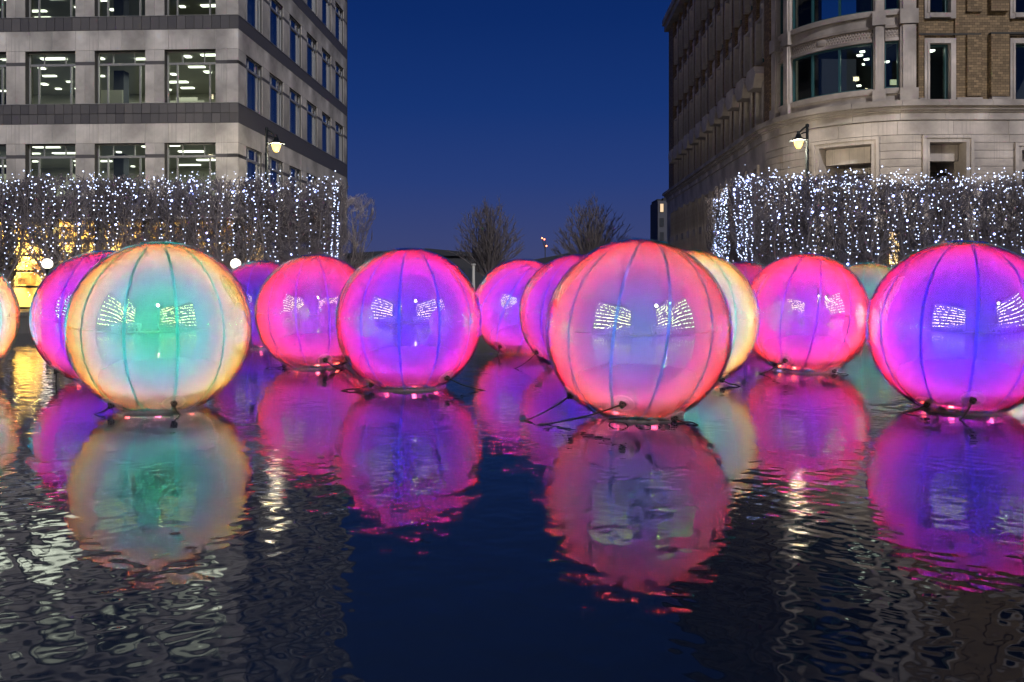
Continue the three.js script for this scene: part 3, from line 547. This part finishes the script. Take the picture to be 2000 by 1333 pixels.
function sphereGrid(r, a0, a1, t0, t1, na, nt, uo, pillow = 0) { // a piece of sphere, azimuth a, polar angle t; a gore bulges a little between its welded edges
  const pos = [], nor = [], uv = [], idx = [], e = 1e-3;
  const at = (a, t) => { const u = Math.abs(2 * (a - a0) / (a1 - a0) - 1), k = r * (1 - pillow * sm(.2, .55, t) * (Math.pow(u, 4) + .22 * Math.pow(u, 9) * Math.sin(t * 74) * Math.sin(t * 31 + 1))); return V(Math.sin(t) * Math.sin(a) * k, Math.cos(t) * k, Math.sin(t) * Math.cos(a) * k); };
  for (let j = 0; j <= nt; j++) for (let i = 0; i <= na; i++) {
    const a = a0 + (a1 - a0) * i / na, t = t0 + (t1 - t0) * j / nt, p = at(a, t); let n = p.clone().normalize();
    if (pillow) { const ad = Math.min(Math.max(a, a0 + e), a1 - e), td = t; n = at(ad, td + e).sub(at(ad, td - e)).cross(at(ad + e, td).sub(at(ad - e, td))).normalize(); }
    pos.push(p.x, p.y, p.z); nor.push(n.x, n.y, n.z); uv.push(uo + a / 3, t / 1.8 + uo * .37);
  }
  for (let j = 0; j < nt; j++) for (let i = 0; i < na; i++) { const p = j * (na + 1) + i; idx.push(p, p + na + 1, p + na + 2, p, p + na + 2, p + 1); }
  const g = new THREE.BufferGeometry(); g.setAttribute('position', new THREE.Float32BufferAttribute(pos, 3)); g.setAttribute('normal', new THREE.Float32BufferAttribute(nor, 3)); g.setAttribute('uv', new THREE.Float32BufferAttribute(uv, 2)); g.setIndex(idx); return g;
}
const layers = (f) => mergeGeometries([...Array(6)].flatMap((_, i) => (i < 5 ? [f(RB - i * .0014), f(RB - i * .0014 - .0007)] : [f(RB - i * .0014)])).concat([f(RB - .0085, 2.56)]), true);
const CAP = .2, half = Math.PI / NG;
const goreGeo = [...Array(5)].map((_, v) => layers((r, end = Math.PI - .3) => sphereGrid(r, -half, half, CAP, end, 14, 84, v * .23, .007)));
const capGeo = layers((r) => sphereGrid(r, 0, Math.PI * 2, .001, CAP, 48, 6, .4));
const seamGeo = (() => { const g = sphereGrid(RB * .993 + .004, -.5, .5, CAP - .02, Math.PI - .3, 3, 56, 0), p = g.attributes.position, n = g.attributes.normal; for (let i = 0; i < p.count; i++) { const y = p.getY(i), rad = Math.sqrt(Math.max(0, (RB * .993 + .004) ** 2 - y * y)), k = (i % 4) / 3 - .5, a = k * Math.min(.034, .034) / Math.max(rad, .05); p.setXYZ(i, rad * Math.sin(a), y, rad * Math.cos(a)); n.setXYZ(i, p.getX(i) / RB, y / RB, p.getZ(i) / RB); } return g; })();
const rimGeo = (() => { const g = new THREE.TorusGeometry(RB * Math.sin(CAP) + .004, .011, 6, 64); g.rotateX(Math.PI / 2); g.translate(0, RB * Math.cos(CAP), 0); return g; })();
const WL = -(RB - SUNK);                                         // the waterline in the ball's own height
const skirtGeo = (() => { const g = new THREE.LatheGeometry([[.42, WL + .06], [.47, WL + .05], [.51, WL + .022], [.53, WL + .008], [.54, WL - .02]].map((p) => new THREE.Vector2(...p)), 48); return g; })();
const ledGeo = (() => { const l = []; for (let i = 0; i < 6; i++) { const g = new THREE.CylinderGeometry(.026, .03, .025, 14); g.translate(.41 * Math.sin(i * 1.047 + .3), WL + .073, .41 * Math.cos(i * 1.047 + .3)); l.push(g); } return l; })();
const trayGeo = merge([new THREE.CylinderGeometry(.42, .42, .02, 40).translate(0, WL + .05, 0)]);
const patchMat = new THREE.MeshPhysicalMaterial({ color: col(.9, .85, .8), roughness: .5, transmission: .6, transparent: true, opacity: .32 });
const skirtMat = new THREE.MeshPhysicalMaterial({ color: col(.95, .85, .85), roughness: .45, transmission: .6, transparent: true, opacity: .3 });
const trayMat = std(col(.6, .58, .58), .6);

function ball(px, d, kind, label, o = {}) {
  const K = { ...KINDS[kind], ...(o.light ? { light: o.light } : {}), ...(o.films ? { films: o.films } : {}) };
  const g = thing('glowing_ball', label, 'inflatable ball', [(px - 1000) / 1600 * d, -WL, -d], 0, 'glowing inflatable balls floating on the pool');
  const fmOf = (th) => { const l = K.films.flatMap(([i, n]) => { const f = film(i, Math.round(n * th)); return [f, smoke, f, smoke]; }).slice(0, 11); return l; };
  const inner = new THREE.MeshPhysicalMaterial({ color: col(.95, .95, .95), roughness: 1, transmission: .5, map: haze });
  const matsOf = [.992, 1, 1, 1.008].map((th) => th * (o.thick ?? 1)).map((th) => [...fmOf(th), inner]), Q = new THREE.Quaternion().setFromEuler(new THREE.Euler(o.tx ?? 0, 0, o.tz ?? 0)), turn = o.turn ?? 0;
  const seamMat = new THREE.MeshPhysicalMaterial({ color: col(...K.seam), roughness: .25, transmission: 1, thickness: 0, ior: 1.4 });
  const place = (m, a) => m.quaternion.copy(Q).multiply(new THREE.Quaternion().setFromAxisAngle(V(0, 1, 0), a));
  for (let i = 0; i < NG; i++) { place(part('panel', goreGeo[(i * 2 + Math.round(px) + 500) % 5], matsOf[Math.floor(rnd() * 4)], g), turn + i * 2 * half); place(part('seam', seamGeo, seamMat, g), turn + (i + .5) * 2 * half); }
  place(part('cap', capGeo, matsOf[2], g), 0); place(part('cap_seam', rimGeo, seamMat, g), 0);
  part('skirt', skirtGeo, skirtMat, g);
  const tray = part('lamp_tray', trayGeo, trayMat, g), ledMat = glow(col(1, .74, .55), 24);
  for (const l of ledGeo) part('led_lamp', l, ledMat, tray);
  const mx = Math.max(...K.light), L = new THREE.SpotLight(col(...K.light.map((x) => x / mx)), K.k * (o.k ?? 1), 0, 1.52, .3); L.name = 'led_source'; L.shadow.radius = 2; L.castShadow = true; L.position.set(0, WL + .14, 0); L.target.position.set(0, 1, 0); g.add(L, L.target);
  // mooring patches with a tied cord: [azimuth from the camera side in degrees, height of the patch below the middle in radii, where the cord meets the water]
  for (const [az, h, ex, ez, ey = WL - .05] of o.ties ?? [[-40, .72, -.55, .45], [45, .72, .6, .4]]) {
    const a = az * Math.PI / 180, c = Math.sqrt(1 - h * h), n = V(Math.sin(a) * c, -h, Math.cos(a) * c), p = n.clone().multiplyScalar(RB + .012);
    const disc = sphereGrid(RB + .006, 0, Math.PI * 2, .002, .115, 28, 4, 0), q = new THREE.Quaternion().setFromUnitVectors(V(0, 1, 0), n); disc.applyQuaternion(q);
    const ring = new THREE.TorusGeometry(RB * .115, .007, 6, 32).rotateX(Math.PI / 2).translate(0, (RB + .006) * Math.cos(.115), 0).applyQuaternion(q), ring2 = new THREE.TorusGeometry(RB * .065, .006, 6, 28).rotateX(Math.PI / 2).translate(0, (RB + .007) * Math.cos(.065), 0).applyQuaternion(q);
    const pt = part('mooring_patch', merge([disc, ring, ring2]), patchMat, g);
    part('knot', merge([new THREE.TorusKnotGeometry(.022, .011, 40, 6, 2, 3).translate(p.x, p.y, p.z), new THREE.SphereGeometry(.022, 8, 6).translate(p.x + n.x * .03, p.y - .02, p.z + n.z * .03)]), M.rope, pt);
    const e = V(ex, ey, ez), mid = p.clone().lerp(e, .55).add(V(0, -.09 * p.distanceTo(e), 0)); if (mid.y < WL + .02 && e.y > WL - .2) mid.y = WL + .02;
    const curve = new THREE.CatmullRomCurve3([p, p.clone().lerp(mid, .5).add(V(0, -.02, 0)), mid, e]);
    part('cord', new THREE.TubeGeometry(curve, 22, .0085, 6), M.rope, g);
  }
  if (o.loops) for (const [x, z, r] of [[-.28, .5, .1], [-.02, .57, .075], [.2, .56, .06]]) part('cord_loop', new THREE.TorusGeometry(r, .006, 6, 28).rotateX(1.35).translate(x, WL + .035, z), M.rope, g);
  return g;
}
ball(316, 9.9, 'teal', 'green centred ball with pink sides and yellow rim at front left', { thick: 1.004, turn: -.23, tx: .05, ties: [[-34, .80, -.58, .62], [34, .78, .52, .66]] });
ball(209, 12.7, 'violet', 'violet ball half hidden behind the green ball at left', { turn: .1 });
ball(617, 14.6, 'magenta', 'magenta and purple ball with orange rim left of the blue one', { thick: .985, turn: .18, tz: .06, ties: [[-60, .85, -.95, .25], [25, .72, .75, .6]] });
ball(799, 11.8, 'blue', 'blue centred magenta ball with orange rim left of the middle gap', { thick: 1.006, turn: .26, ties: [[-52, .82, -1.05, .5], [52, .72, 1.35, .35]] });
ball(1021, 17.3, 'blue', 'small far pink and blue ball in the middle with a tilted cap', { thick: .985, turn: .3, tx: .42, tz: -.25 });
ball(1128, 14.6, 'violet', 'lilac ball partly hidden behind the big orange rimmed ball', { turn: .1, tz: -.15, ties: [[-62, .62, -1.25, .3]] });
ball(1245, 9.3, 'pink', 'big clear ball with teal core and orange rim in the front middle', { thick: 1.014, turn: -.12, tz: -.13, loops: true, ties: [[-20, .68, -1.55, .55], [-75, .66, -1.6, .5], [38, .86, .62, .75]] });
ball(1345, 12.45, 'teal', 'pale pink ball with yellow rim behind the big middle ball', { turn: .2, ties: [[40, .82, .7, .7]] });
ball(1572, 13.95, 'magenta', 'purple ball with orange rim right of the yellow rimmed one', { thick: .985, turn: .1, tz: -.16, ties: [[-42, .68, -1.15, .5], [35, .85, .55, .72]] });
ball(1878, 9.75, 'violet', 'big violet and blue ball at front right', { thick: 1.012, turn: -.1, tz: -.07, ties: [[-20, .70, -.55, .85], [-62, .8, -1.0, .35]] });
ball(1695, 20.5, 'teal', 'small far ball with yellow green top at right', { turn: .26 });
ball(-116, 12.6, 'teal', 'pale ball with yellow rim cut off by the left edge', { turn: .1 });
ball(510, 18.75, 'violet', 'small far lilac ball right of the green ball', { turn: .26 });
ball(1455, 19.5, 'magenta', 'far red orange ball showing only its top between two balls at right', { turn: 0 });
ball(2092, 13, 'teal', 'yellow rimmed ball hidden behind the violet ball at the right edge', { turn: 0 });

renderer.render(scene, camera);
